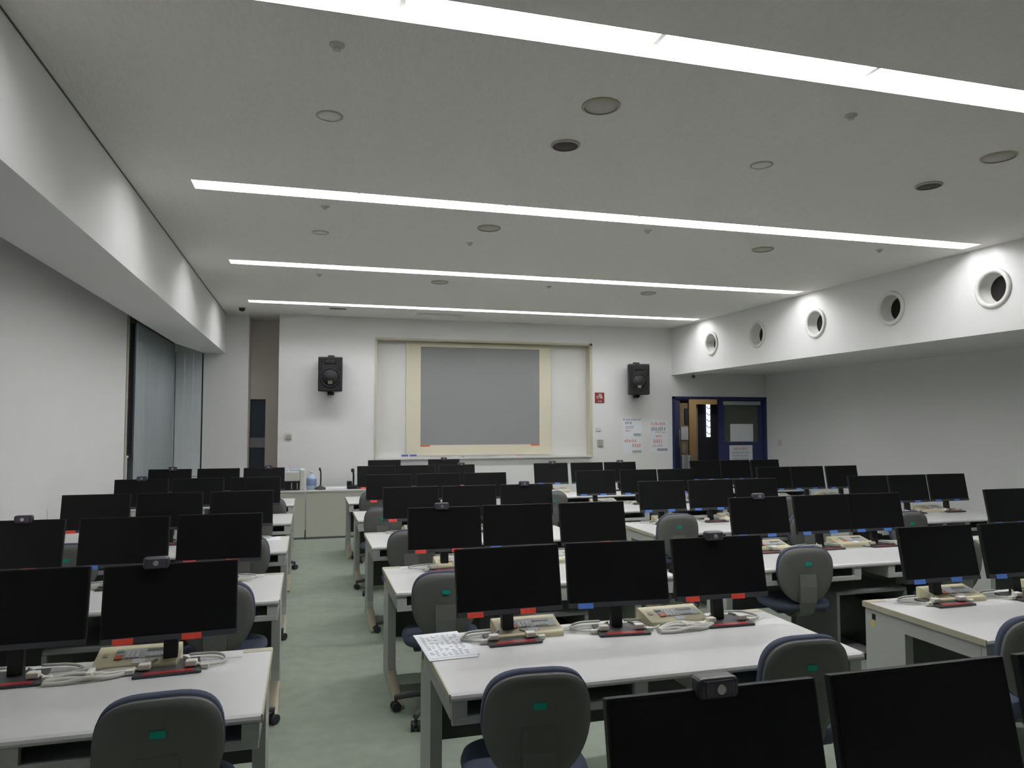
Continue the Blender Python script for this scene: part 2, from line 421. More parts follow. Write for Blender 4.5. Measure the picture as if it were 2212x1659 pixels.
# ceiling fittings
def disc(name, x, y, r, m, rim, label, cat, drop=.012, group=None):
    o = thing(name, label, cat, (x, y, CEIL), 0, group)
    make('rim', rim, lambda b: lathe(b, [(r*.86, 0.0), (r, 0.0), (r, -drop*.6), (r*.95, -drop), (r*.86, -drop)], 32, None, False), o)
    make('cover', m, lambda b: lathe(b, [(r*.87, 0.0), (r*.87, -drop*.7), (.001, -drop*.9)], 32), o)
    return o
for i, (x, y, w) in enumerate(((1.525, 3.64, 'between the two nearest light rows, window side'), (4.318, 3.66, 'between the two nearest light rows, duct beam side'), (1.538, 6.24, 'behind third light row, window side'), (4.36, 6.285, 'behind third light row, duct beam side'),
                               (1.554, 8.826, 'behind second light row, window side'), (4.366, 8.85, 'behind second light row, duct beam side'))):
    disc('ceiling_speaker', x, y, .105, 'disc_grey', 'disc_rim', 'round grey ceiling speaker %s' % w, 'speaker', group='round ceiling speakers')
for x, y, w in ((1.53, 4.226, 'window side'), (4.348, 4.248, 'duct beam side')):
    disc('downlight', x, y, .092, 'disc_dark', 'faint_ring', 'unlit dark round downlight, %s of the pair' % w, 'downlight', group='unlit dark downlights')
for x, y, w in ((.103, 4.172, 'near the window soffit'), (2.92, 4.206, 'between two dark downlights'), (.10, 6.8, 'near the soffit behind third light row')):
    disc('blank_cover', x, y, .075, 'ceiling', 'faint_ring', 'faint off-white round ceiling cover %s' % w, 'cover plate', .006, 'off-white round ceiling covers')
def sprinkler(b):
    lathe(b, [(.035, 0), (.035, -.004), (.014, -.008), (.012, -.018), (.018, -.021), (.018, -.024), (.001, -.025)], 16)
for x, y, w in ((.112, 3.365, 'nearest the camera, window side'), (2.931, 3.379, 'nearest the camera, duct beam side'), (.12, 5.966, 'behind the third light row, near the soffit'), (2.936, 5.948, 'behind the third light row, mid ceiling'),
                (5.512, 6.007, 'behind the third light row, near the beam'), (1.492, 6.824, 'on pale plate, mid ceiling'), (.12, 8.75, 'behind the second light row, near the soffit'), (2.94, 8.75, 'behind the second light row, mid ceiling')):
    tag(make('sprinkler_head', 'disc_grey', sprinkler, None, (x, y, CEIL)), 'small ceiling sprinkler %s' % w, 'sprinkler', 'ceiling sprinkler heads')
o = thing('security_camera', 'small dark dome camera on the ceiling by the alcove', 'camera', (-.948, 11.57, CEIL))
make('base', 'white_plastic', lambda b: lathe(b, [(.06, 0), (.06, -.012), (.001, -.014)], 20), o)
make('dome', 'speaker_black', lambda b: lathe(b, [(.048, -.012), (.046, -.035), (.03, -.055), (.001, -.062)], 20), o)
o = thing('ceiling_vent', 'small dark slotted vent on ceiling behind the last light row', 'vent', (.436, 11.28, CEIL))
make('frame', 'disc_grey', lambda b: box(b, -.13, .13, -.05, .05, -.008, 0), o)
make('louvre', 'disc_dark', lambda b: [box(b, -.12, .12, y-.006, y+.006, -.012, -.008) for y in (-.032, -.016, 0, .016, .032)], o)
o = thing('screen_housing', 'slim ceiling box above the front recess', 'screen housing', (2.03, 11.5, CEIL))
make('case', 'whiteboard', lambda b: box(b, -.38, .38, -.06, .06, -.03, 0, .004), o)
make('slot', 'disc_dark', lambda b: box(b, -.12, .30, .075, .13, -.012, 0), o)
o = thing('motion_sensor', 'small grey sensor under the duct beam above the doors', 'sensor', (6.6, 11.64, ZB))
make('mount', 'panel_grey', lambda b: cyl(b, (0, 0, 0), (0, 0, -.03), .02, n=12), o)
make('eye', 'disc_dark', lambda b: box(b, -.03, .03, -.03, .03, -.08, -.03, .012), o)

# ---------------------------------------------------------------- window
w = struct('window_1', 'frame_metal', lambda b: (box(b, XL-.12, XL-.025, WIN0, WIN0+.05, .85, 2.95), box(b, XL-.12, XL-.025, 9.68, 9.76, .85, 2.95), box(b, XL-.12, XL-.025, WIN1-.05, WIN1, .85, 2.95),
         box(b, XL-.12, XL-.025, WIN0, WIN1, .85, .92), box(b, XL-.12, XL-.025, WIN0, WIN1, 2.88, 2.95)), 'tall dark-framed window in the window wall')
make('pane', 'pane_glass', lambda b: b.faces.new([b.verts.new(p) for p in ((XL+.002, 9.73, .92), (XL+.002, WIN1-.015, .92), (XL+.002, WIN1-.015, 2.9), (XL+.002, 9.73, 2.9))]), w)
make('pane', 'dark_glass', lambda b: box(b, XL-.10, XL-.09, WIN0+.05, 9.68, .92, 2.88), w)
make('jamb', 'jamb_tan', lambda b: (box(b, XL-.02, XL+.012, WIN0-.06, WIN0+.01, .85, 3.0), box(b, XL-.16, XL+.012, WIN0-.06, WIN1, .82, .85)), w)
make('window_latch', 'black_plastic', lambda b: box(b, XL-.06, XL-.02, 9.70, 9.73, 1.22, 1.34, .004), w)
def slats(b):
    z = 1.30
    while z < 2.88:
        box(b, XL-.085, XL-.062, WIN0+.055, 9.675, z, z+.004); z += .022
bl = thing('venetian_blind', 'slate venetian blind in the narrow window light', 'blind', (XL-.07, 9.45, 2.88))
make('slat_stack', 'blind_slate', at(bl, slats), bl)
make('bottom_rail', 'blind_white', at(bl, lambda b: (box(b, XL-.088, XL-.06, WIN0+.055, 9.675, 1.27, 1.295), box(b, XL-.080, XL-.072, WIN0+.055, 9.675, .93, 1.27))), bl)
def pleats(y0, y1, n, amp, x):
    def f(b):
        pts = []
        for i in range(n+1):
            pts.append((x + (amp if i % 2 else -amp), y0+(y1-y0)*i/n))
        for p, q in zip(pts, pts[1:]):
            b.faces.new([b.verts.new(v) for v in ((p[0], p[1], .90), (q[0], q[1], .90), (q[0], q[1], 2.9), (p[0], p[1], 2.9))])
        bmesh.ops.remove_doubles(b, verts=b.verts, dist=1e-5)
        bmesh.ops.solidify(b, geom=b.faces, thickness=.003)
    return f
tag(make('vertical_blind', 'blind_blue', pleats(9.735, WIN1-.02, 26, .004, XL-.012)), 'blue-grey pleated blind behind the large window pane', 'blind')
w2 = struct('window_2', 'frame_metal', lambda b: (box(b, -1.595, -1.565, YFAR+.02, YFAR+.06, .85, 2.78), box(b, XL-.005, XL+.008, YFAR-.012, YFAR+.05, .85, 2.78), box(b, XL, -1.565, YFAR+.02, YFAR+.06, .85, .9)), 'narrow corner window beside the alcove')
for i in range(3):
    x0 = XL+.012+i*.126
    tag(make('blind_panel', 'blind_white', lambda b: box(b, x0+.001, x0+.124, YFAR-.008+i*.003, YFAR-.003+i*.003, .86, 2.80)), 'white hanging blind panel of the corner window, %s' % ('at the corner post', 'middle of three', 'beside the alcove wall')[i], 'blind', 'white corner blind panels')
struct('trim_6', 'frame_metal', lambda b: box(b, XL+.01, XL+.03, WIN0+.1, YFAR-.35, 2.91, 2.935), 'dark curtain rail over the window')

# ---------------------------------------------------------------- blue doors and what is behind them
DZ = 2.165
struct('door_1', 'navy', lambda b: (box(b, XB, XB+.05, YW-.01, YW+.15, 0, DZ), box(b, 8.37, 8.42, YW-.01, YW+.15, 0, DZ), box(b, XB, 8.42, YW-.01, YW+.15, DZ-.045, DZ)), 'navy frame of the double doors')
d3 = struct('door_2', 'navy', lambda b: grid_holes(b, 7.41, 8.37, .01, DZ-.05, [(7.525, 8.27, 1.315, 2.07)], lambda u, v, w: (u, YW+.02+w, v), .045), 'closed navy door leaf with a square window')
make('pane', 'door_glass', lambda b: box(b, 7.525, 8.27, YW+.04, YW+.048, 1.315, 2.07), d3)
make('roller_blind', 'panel_grey', lambda b: (box(b, 7.50, 8.29, YW-.012, YW+.019, 2.015, 2.085, .008),), d3)
nb = tag(make('paper_sheet', 'paper', lambda b: box(b, 7.66, 8.15, YW+.034, YW+.038, 1.33, 1.66)), 'blank pale sheet taped in the door window', 'paper')
LEAF = Matrix.Translation((6.50, YW+.17, 0)) @ Matrix.Rotation(math.radians(51), 4, 'Z')
d4 = struct('door_3', 'navy', lambda b: box(b, 0, .93, 0, .045, .01, DZ-.05, mtx=LEAF), 'open navy door leaf swung into the corridor')
make('push_plate', 'silver', lambda b: box(b, .80, .86, -.006, 0, 1.2, 1.55, mtx=LEAF), d4)
# corridor
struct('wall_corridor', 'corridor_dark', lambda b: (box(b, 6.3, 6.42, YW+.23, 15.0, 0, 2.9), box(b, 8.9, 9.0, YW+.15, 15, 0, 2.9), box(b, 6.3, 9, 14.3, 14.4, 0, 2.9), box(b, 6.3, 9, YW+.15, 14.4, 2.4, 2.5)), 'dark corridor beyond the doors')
wf = struct('trim_7', 'wood_orange', lambda b: (box(b, 7.595, 7.76, 13.58, 13.68, 0, 2.21), box(b, 7.76, 8.40, 13.58, 13.68, 2.065, 2.21), box(b, 8.40, 8.55, 13.58, 13.68, 0, 2.21)), 'orange wooden door frame across the corridor')
struct('trim_8', 'corridor_grey', lambda b: box(b, 7.77, 7.885, 13.74, 13.80, 0, 2.12), 'pale grey post behind the wooden frame')
w3 = struct('window_3', 'window_lit', lambda b: box(b, 8.235, 8.325, 13.985, 13.995, 1.38, 2.075), 'bright leaded window slit in the corridor')
def lead(b):
    for i in range(5):
        z = 1.44+i*.135
        tube(b, [(8.235, 13.98, z+.05), (8.28, 13.98, z), (8.325, 13.98, z+.02)], .008, 6, k=3)
make('leading', 'frame_metal', lead, w3)
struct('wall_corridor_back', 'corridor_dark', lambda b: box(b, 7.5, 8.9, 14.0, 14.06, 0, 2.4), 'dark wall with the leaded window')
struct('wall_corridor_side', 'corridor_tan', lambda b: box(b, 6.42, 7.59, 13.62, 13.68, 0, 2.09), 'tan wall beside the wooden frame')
o = thing('fill_panel', 'added square fill light panel, unseen on the corridor ceiling', 'ceiling light', (7.75, 12.9, 2.40))  # unseen glowing panel, put in to light the wooden door frame
make('frame', 'white_plastic', lambda b: box(b, -.16, .16, -.16, .16, -.02, 0), o)
make('glow_plate', 'corridor_fill', lambda b: box(b, -.14, .14, -.14, .14, -.026, -.02), o)
def notice(name, label, x, z, w_, h_, y, rows, cat='notice', paper='paper'):
    o = thing(name, label, cat, (x+w_/2, y, z))
    make('sheet', paper, lambda b: box(b, -w_/2, w_/2, -.003, 0, 0, h_), o)
    rr = random.Random(hash((round(x*100), round(z*100))) % 1000)
    for pn, m, z0, z1, x0, x1, ch in rows:
        def ink(b):
            if ch == 0:
                box(b, x0*w_-w_/2, x1*w_-w_/2, -.0042, -.003, z0*h_, z1*h_); return
            cw = (x1-x0)*w_/ch; H = (z1-z0)*h_
            for i in range(ch):
                cx = x0*w_-w_/2+cw*(i+.5)
                for j in range(rr.choice((2, 3))):
                    zz = z0*h_+H*(j+.5)/3
                    box(b, cx-cw*.4, cx+cw*rr.uniform(.1, .4), -.0042, -.003, zz-H*.05, zz+H*.06)
                for j in range(2):
                    xx = cx+cw*rr.uniform(-.3, .3)
                    box(b, xx-cw*.06, xx+cw*.06, -.0042, -.003, z0*h_+H*rr.uniform(0, .2), z0*h_+H*rr.uniform(.75, 1))
        make(pn, m, ink, o)
    return o
notice('wall_notice', 'white notice with dark blue heading on the front wall', 5.45, EYE-.24, .375, .32, YW, [('heading', 'ink_blue', .88, 1.0, .03, .97, 9), ('text', 'ink_blue', .68, .84, .12, .5, 4), ('text', 'ink_grey', .42, .6, .15, .6, 5), ('text', 'ink_red', .26, .36, .15, .42, 3), ('footer', 'ink_grey', .04, .16, .58, .95, 0)])
notice('wall_notice', 'white notice with two lines of red writing, low on front wall', 5.455, EYE-.545, .375, .28, YW, [('text', 'ink_red', .70, .92, .05, .72, 5), ('text', 'ink_red', .38, .62, .48, .95, 4), ('footer', 'ink_grey', .04, .18, .5, .97, 0)])
notice('wall_notice', 'white notice with red heading and black line beside the doors', 5.985, EYE-.53, .37, .58, YW, [('heading', 'ink_red', .84, .94, .05, .85, 8), ('text', 'ink_dark', .66, .80, .06, .86, 7), ('text', 'ink_grey', .60, .65, .3, .9, 6), ('text', 'ink_red', .46, .55, .3, .65, 4), ('text', 'ink_red', .28, .42, .18, .68, 5), ('text', 'ink_grey', .16, .26, .15, .7, 6), ('footer', 'ink_grey', .04, .12, .38, .95, 0)])
notice('door_notice', 'white notice with red heading stuck on the navy door', 7.625, EYE-.72, .49, .30, YW+.018, [('heading', 'ink_red', .70, .90, .18, .75, 6), ('text', 'ink_grey', .48, .62, .1, .85, 8), ('text', 'ink_grey', .28, .42, .1, .8, 8), ('text', 'ink_grey', .08, .22, .12, .85, 8)])
o = thing('prohibition_sign', 'small maroon square sign with white pictograms', 'sign', (5.015, YW, EYE+.355))
make('plate', 'sign_maroon', lambda b: box(b, -.09, .09, -.008, 0, 0, .185, .002), o)
def picto(b):
    for dx in (.005, .035):
        box(b, dx-.008, dx+.008, -.0095, -.008, .075, .165, mtx=Matrix.Translation((dx, 0, .12)) @ Matrix.Rotation(-.35, 4, 'Y') @ Matrix.Translation((-dx, 0, -.12)))
    for (a, c, e, f) in ((-.06, -.015, .115, .125), (-.06, -.052, .085, .12), (-.022, -.015, .085, .12), (-.052, -.022, .08, .088)):
        box(b, a, c, -.0095, -.008, e, f)
    for dx in (-.03, .0, .025): box(b, dx, dx+.013, -.0095, -.008, .02, .038)
make('pictogram', 'white_plastic', picto, o)
o = thing('wall_switch', 'small pale switch above the socket plate on front wall', 'switch', (4.98, YW, EYE-.145))
make('plate', 'white_plastic', lambda b: box(b, -.045, .045, -.012, 0, 0, .07, .003), o)
make('rocker', 'disc_grey', lambda b: box(b, -.030, -.005, -.017, -.012, .025, .055), o)
o = thing('socket_plate', 'square grey-brown switch plate low on the front wall', 'switch', (5.02, YW, EYE-.425))
make('plate', 'jamb_tan', lambda b: box(b, -.058, .058, -.012, 0, 0, .13, .003), o)
for dx in (-.032, .0, .032): make('rocker', 'panel_grey', lambda b: box(b, dx-.012, dx+.012, -.018, -.012, .02, .11), o)
o = thing('thermostat', 'small tan wall control near the alcove', 'thermostat', (-.272, YW, EYE-.265))
make('plate', 'white_plastic', lambda b: box(b, -.055, .055, -.012, 0, 0, .12, .003), o)
make('dial', 'jamb_tan', lambda b: box(b, -.025, .045, -.035, -.012, .02, .085, .004), o)
o = thing('wall_control', 'small pale control box on the wall beside the doors', 'thermostat', (XR, 11.75, EYE-.42))
make('plate', 'white_plastic', lambda b: box(b, -.02, 0, -.05, .05, 0, .12, .003), o)
make('dial', 'disc_grey', lambda b: box(b, -.03, -.02, -.012, .018, .02, .09, .003), o)
# papers and boxes seen through the open door
tag(make('paper_sheet', 'paper', lambda b: box(b, 7.42, 7.585, 13.605, 13.618, 1.33, 1.60)), 'pale sheet on the tan corridor wall', 'paper')
tag(make('hanging_board', 'corridor_dark', lambda b: box(b, 7.51, 7.59, 13.595, 13.618, 1.66, 1.98)), 'dark narrow board on the tan corridor wall', 'board')
tag(make('poster', 'jamb_tan', lambda b: box(b, 7.44, 7.52, 13.608, 13.619, 1.06, 1.26)), 'narrow brown card low on the corridor wall', 'card')
o = thing('binder_shelf', 'low shelf behind the open door leaf', 'shelf', (7.42, 13.44, 0))
make('body', 'corridor_dark', lambda b: box(b, -.25, .17, -.16, .16, 0, .76), o)
for i in range(4):
    x = 7.28+i*.062
    tag(make('binder', ('paper', 'console_top', 'paper', 'jamb_tan')[i], lambda b: box(b, x, x+.055, 13.32, 13.54, .762, 1.03-.02*(i % 2), .003)), 'pale binder standing on the corridor shelf, %s from the open leaf' % ('first', 'second', 'third', 'fourth')[i], 'binder', 'binders in the corridor')

# ---------------------------------------------------------------- wall speakers
def wall_speaker(x, label, rz):
    o = thing('wall_loudspeaker', label, 'loudspeaker', (x, YW-.16, EYE+.50), rz)
    def cab(b):
        prism(b, [(-.185, -.16), (.185, -.16), (.185, -.03), (.10, .13), (-.10, .13), (-.185, -.03)], 'z', 0, .54, .012)
    make('cabinet', 'speaker_black', cab, o)
    make('horn', 'speaker_grille', lambda b: (box(b, -.09, .09, -.168, -.158, .43, .50, .012), box(b, -.165, -.125, -.166, -.158, .34, .50, .01), box(b, .125, .165, -.166, -.158, .34, .50, .01)), o)
    make('woofer_ring', 'speaker_black', lambda b: lathe(b, [(.150, 0), (.158, .006), (.150, .014), (.135, .014), (.130, 0)], 36, Matrix.Translation((0, -.158, .215)) @ Matrix.Rotation(PI/2, 4, 'X'), False), o)
    g = make('woofer_grille', 'speaker_grille', lambda b: lathe(b, [(.132, 0), (.128, .008), (.001, .016)], 36, Matrix.Translation((0, -.158, .215)) @ Matrix.Rotation(PI/2, 4, 'X')), o)
    make('badge', 'badge_metal', lambda b: box(b, -.032, .034, -.180, -.172, .11, .165), g)
    make('bracket', 'speaker_black', lambda b: (box(b, -.04, .04, .0, .155, .54, .575, .004), box(b, -.04, .04, .0, .155, -.035, 0, .004), box(b, -.05, .05, .135, .158, -.05, .59)), o)
    return o
wall_speaker(.362, 'black wall loudspeaker on the alcove side of the recess', math.radians(-4))
wall_speaker(5.68, 'black wall loudspeaker above the paper notices', math.radians(-14))

# ---------------------------------------------------------------- desk prototype (origin: left back corner on the floor, +x to the right, -y to the viewer)
DW, DD = 1.80, 0.77
def desk_proto():
    P = []
    def top(b):
        prism(b, [(-.004, DESK), (-DD+.016, DESK), (-DD+.004, DESK-.006), (-DD, DESK-.016), (-DD+.003, DESK-.025), (-DD+.012, DESK-.030), (-.004, DESK-.030)], 'x', .006, DW-.006)
    me_top = mesh_of(top, 'desktop', 'laminate')
    def edge(b):
        box(b, 0, .0065, -DD+.004, 0, DESK-.029, DESK-.0005); box(b, DW-.0065, DW, -DD+.004, 0, DESK-.029, DESK-.0005); box(b, 0, DW, -.0045, 0, DESK-.029, DESK-.0005)
    me_edge = mesh_of(edge, 'edge_band', 'desk_edge')
    me_cap = mesh_of(lambda b: box(b, .004, .12, -.05, -.002, DESK-.001, DESK+.0015), 'corner_cap', 'desk_edge')
    me_cap2 = mesh_of(lambda b: box(b, DW-.12, DW-.004, -.05, -.002, DESK-.001, DESK+.0015), 'corner_cap', 'desk_edge')
    me_ledge = mesh_of(lambda b: box(b, .12, DW-.12, -.105, -.10, DESK-.001, DESK+.001), 'cable_groove', 'desk_metal')
    P.append(('desktop', me_top, [('edge_band', me_edge), ('corner_cap', me_cap), ('corner_cap', me_cap2), ('cable_groove', me_ledge)]))
    for s in (0, 1):
        x0, x1 = (.012, .062) if s == 0 else (DW-.062, DW-.012)
        def leg(b):
            prism(b, [(-.01, DESK-.031), (-.01, 0.012), (-.30, .012), (-.30, .10), (-.285, .16), (-.285, DESK-.105), (-DD+.04, DESK-.105), (-DD+.04, DESK-.031)], 'x', x0, x1)
        def foot(b):
            prism(b, [(-.02, 0), (-DD+.10, 0), (-DD+.09, .02), (-.30, .105), (-.305, .012), (-.02, .012)], 'x', x0-.002, x1+.002)
        hole_x = (.0105, .0125) if s == 0 else (DW-.0125, DW-.0105)
        P.append(('leg', mesh_of(leg, 'leg', 'desk_metal'), [('foot', mesh_of(foot, 'foot', 'foot_metal')),
                 ('socket_hole', mesh_of(lambda b: box(b, *hole_x, -.085, -.06, DESK-.085, DESK-.055), 'socket_hole', 'black_plastic')),
                 ('sticker', mesh_of(lambda b: box(b, *hole_x, -.08, -.05, DESK-.125, DESK-.09), 'sticker', 'dirt_yellow'))]))
    P.append(('modesty_panel', mesh_of(lambda b: box(b, .064, DW-.064, -.05, -.03, .24, DESK-.032), 'modesty_panel', 'modesty'), []))
    for x0, x1 in ((.0125, .79), (1.02, DW-.0125)):
        def tray(b):
            z0, z1 = DESK-.115, DESK-.031
            box(b, max(x0, .064), min(x1, DW-.064), -DD+.03, -DD+.42, z0, z0+.006)
            box(b, x0, x1, -DD+.012, -DD+.03, z0-.002, z0+.030, .004)
            box(b, x0, x0+.056, -DD+.012, -DD+.038, z0+.028, z1); box(b, x1-.056, x1, -DD+.012, -DD+.038, z0+.028, z1)
            box(b, max(x0, .064), min(x1, DW-.064), -DD+.42, -DD+.43, z0, z1)
            for xs in ((x0 if x0 > .5 else .064), (x1-.006 if x1 < 1.5 else DW-.07)): box(b, xs, xs+.006, -DD+.038, -DD+.42, z0+.006, z1)
        P.append(('drawer_shelf', mesh_of(tray, 'drawer_shelf', 'desk_fascia'), []))
    return P
DESKP = desk_proto()
COLN = {'L': 'column by windows', 'M': 'column right of aisle', 'R': 'third column from windows', 'F': 'column by duct beam'}
ROWN = {0: 'fifth row from console', 1: 'fourth row from console', 2: 'third row from console', 3: 'second row from console', 4: 'first row by console', -1: 'row closest to camera'}
def where(bk, r): return '%s, %s' % (ROWN[r], COLN[bk])

# ---------------------------------------------------------------- monitor prototype (origin: centre of base on the desk, screen to -y)
TILT = Matrix.Rotation(math.radians(-10.5), 4, 'X')
MW, MH = 0.50, 0.300
def panel_mtx(): return Matrix.Translation((0, 0.02, 0.262)) @ TILT
def mon_mesh(name, m, fn):
    def g(b):
        fn(b); bmesh.ops.transform(b, matrix=panel_mtx(), verts=b.verts)
    return mesh_of(g, name, m)
ME_CASE = mon_mesh('case', 'bezel_black', lambda b: (box(b, -MW/2, MW/2, -.012, .012, -MH/2, MH/2, .004), box(b, -.17, .17, .010, .038, -.10, .09, .012)))
ME_SCREEN = mon_mesh('screen', 'screen_black', lambda b: box(b, -MW/2+.007, MW/2-.007, -.0135, -.0118, -MH/2+.024, MH/2-.007))
ME_CHIN = mon_mesh('chin', 'base_grey', lambda b: box(b, -MW/2+.001, MW/2-.001, -.0150, -.011, -MH/2+.001, -MH/2+.022, .001))
def neck(b):
    prism(b, [(.020, .010), (.062, .010), (.072, .17), (.085, .30), (.058, .30), (.040, .17)], 'x', -.027, .027, .004)
ME_NECK = mesh_of(neck, 'neck', 'black_plastic')
def mbase(b):
    prism(b, [(-.118, -.105), (.118, -.105), (.124, -.098), (.108, .085), (-.108, .085), (-.124, -.098)], 'z', 0, .011, .003)
ME_BASE = mesh_of(mbase, 'base', 'base_grey')
ME_STRIP = mesh_of(lambda b: box(b, -.088, .092, -.098, -.066, .0108, .0122), 'red_strip', 'strip_red')
TAGS = {}
for col in ('red', 'blue'):
    for pos, cx in (('a', -.168), ('b', .08)):
        TAGS[col, pos] = mon_mesh('tape_tag', 'tag_'+col, lambda b: box(b, cx-.037, cx+.037, -.0165, -.0148, -MH/2-.004, -MH/2+.020))
def monitor(loc, rz, label, tags, strip=True):
    proto = [('case', ME_CASE, []), ('screen', ME_SCREEN, []), ('chin', ME_CHIN, [('tape_tag', TAGS[c]) for c in tags]), ('neck', ME_NECK, []), ('base', ME_BASE, [('red_strip', ME_STRIP)] if strip else [])]
    return spawn(proto, 'monitor', label, 'monitor', loc, rz, 'black monitors on the desks')
# webcam prototype (origin: on monitor's top edge)
WC = [('body', mesh_of(lambda b: box(b, -.048, .048, -.034, .012, -.016, .030, .012, seg=3), 'body', 'webcam_body'), []),
      ('face', mesh_of(lambda b: box(b, -.034, .034, -.0365, -.032, -.010, .025, .003), 'face', 'webcam_face'), [('lens', mesh_of(lambda b: cyl(b, (0, -.0360, .008), (0, -.042, .008), .010, n=16), 'lens', 'silver'))]),
      ('clip', mesh_of(lambda b: (box(b, -.02, .02, -.019, .03, -.004, .004), box(b, -.02, .02, .022, .03, -.05, .0)), 'clip', 'webcam_body'), [])]
# switch box prototype (origin centre)
def sbox(b):
    prism(b, [(-.085, 0), (.085, 0), (.085, .058), (.070, .062), (-.080, .026), (-.085, .020)], 'x', -.155, .155, .003)
SLOPE = Matrix.Translation((0, -.005, .0445)) @ Matrix.Rotation(math.atan2(.036, .15), 4, 'X')
def sl(name, m, *bx):
    def g(b):
        for q in bx: box(b, *q)
        bmesh.ops.transform(b, matrix=SLOPE, verts=b.verts)
    return mesh_of(g, name, m)
SB = [('case', mesh_of(sbox, 'case', 'beige_plastic'), []),
      ('keypad', sl('keypad', 'panel_grey', (-.085, .135, -.03, .045, .0, .0015)), [
          ('display', sl('display', 'lcd_dark', (.03, .11, .018, .036, .001, .003))),
          ('key_row', sl('key_row', 'key_light', *[(x, x+.014, -.026, .02, .001, .004) for x in (-.045, -.027, -.009)], *[(x, x+.010, -.024, -.004, .001, .004) for x in (.032, .046, .060, .074, .088)])),
          ('red_button', sl('red_button', 'button_orange', (-.083, -.054, -.032, -.006, .001, .006))),
          ('green_button', sl('green_button', 'button_green', (-.083, -.056, .022, .040, .001, .005)))]),
      ('paper_label', sl('paper_label', 'paper', (-.012, .035, -.070, -.036, .0, .002)), []),
      ('cable_port', sl('cable_port', 'desk_edge', (-.13, -.112, -.005, .02, .0, .002)), [])]
# cable tangle prototypes
def cable_proto(seed):
    rr = random.Random(seed)
    def c(side):
        def g(b):
            z = .008
            tube(b, [(side*.05, .02, .03), (side*.09, -.02, .022), (side*.13, -.035, z), (side*(.17+rr.uniform(0, .05)), -.02+rr.uniform(-.03, .03), z), (side*(.20+rr.uniform(0, .05)), .06, z), (side*.16, .115, z), (side*.06, .125, z)], .006, 6)
        return g
    def k(side):
        return lambda b: (box(b, side*.085-.022, side*.085+.022, -.055, -.02, .012, .034, .004), box(b, side*.135-.016, side*.135+.016, -.06, -.038, .001, .018, .003))
    return [('cord', mesh_of(c(-1), 'cord', 'cable_white'), []), ('cord', mesh_of(c(1), 'cord', 'cable_white'), []), ('plug', mesh_of(k(-1), 'plug', 'connector'), []), ('plug', mesh_of(k(1), 'plug', 'connector'), [])]
CAB = [cable_proto(i) for i in range(4)]
# chair prototype (origin on the floor below the seat; backrest towards -y)
def outline(t, w, h):
    """superellipse-ish outline: flat rounded top, narrower rounded bottom"""
    c, s = math.cos(t), math.sin(t)
    e = .62 if s > 0 else .80
    x = math.copysign(abs(c)**e, c)*w/2; z = math.copysign(abs(s)**(.62 if s > 0 else .86), s)*h/2
    if s < 0: x *= 1-.16*abs(s)
    return x, z
def shell(b, w, h, yf, thick, rim, zc, n=44, rings=5, dir=-1):
    """cushion-like solid: outline w,h centred at z=zc, back face at y=yf(x)-..., bulging"""
    fr, bk = [], []
    def yy(x): return yf - .55*x*x*dir*-1
    for side, lst in ((0, fr), (1, bk)):
        for k in range(rings+1):
            q = k/rings; ring = []
            for i in range(n):
                x, z = outline(2*PI*i/n, w*q, h*q)
                dome = (1-q**3)
                y = yf + .5*(x*x) + (thick*.5*dome+rim if side else -(thick*.5*dome+rim)) - .12*z*0
                ring.append(b.verts.new((x, y, zc+z)) if k else None)
            lst.append(ring)
    for lst, side in ((fr, 0), (bk, 1)):
        c = b.verts.new((0, yf+(thick*.5+rim if side else -(thick*.5+rim)), zc))
        for i in range(n):
            f = [c, lst[1][i], lst[1][(i+1) % n]]
            b.faces.new(f if side else f[::-1]).smooth = True
        for a, d in zip(lst[1:], lst[2:]):
            for i in range(n):
                f = [a[i], d[i], d[(i+1) % n], a[(i+1) % n]]
                b.faces.new(f if side else f[::-1]).smooth = True
    for i in range(n):
        b.faces.new([fr[-1][i], fr[-1][(i+1) % n], bk[-1][(i+1) % n], bk[-1][i]]).smooth = True
    bmesh.ops.recalc_face_normals(b, faces=b.faces)
BZ = 0.685
LEAN = Matrix.Translation((0, 0, .5)) @ Matrix.Rotation(math.radians(7), 4, 'X') @ Matrix.Translation((0, 0, -.5))
def leaned(name, m, fn):
    def g(b):
        fn(b); bmesh.ops.transform(b, matrix=LEAN, verts=b.verts)
    return mesh_of(g, name, m)
def seat(b):
    n = 40; prof = [(.0, .415), (.85, .415), (.97, .425), (1.0, .445), (.97, .465), (.8, .475), (.0, .472)]
    rings = []
    for q, z in prof[1:-1]:
        rg = []
        for i in range(n):
            t = 2*PI*i/n; c, s = math.cos(t), math.sin(t)
            x = math.copysign(abs(c)**.7, c)*.225*q; y = math.copysign(abs(s)**.7, s)*.215*q
            rg.append(b.verts.new((x, y+.02, z)))
        rings.append(rg)
    for a, d in zip(rings, rings[1:]):
        for i in range(n): b.faces.new([a[i], a[(i+1) % n], d[(i+1) % n], d[i]]).smooth = True
    b.faces.new(rings[0][::-1]); b.faces.new(rings[-1])
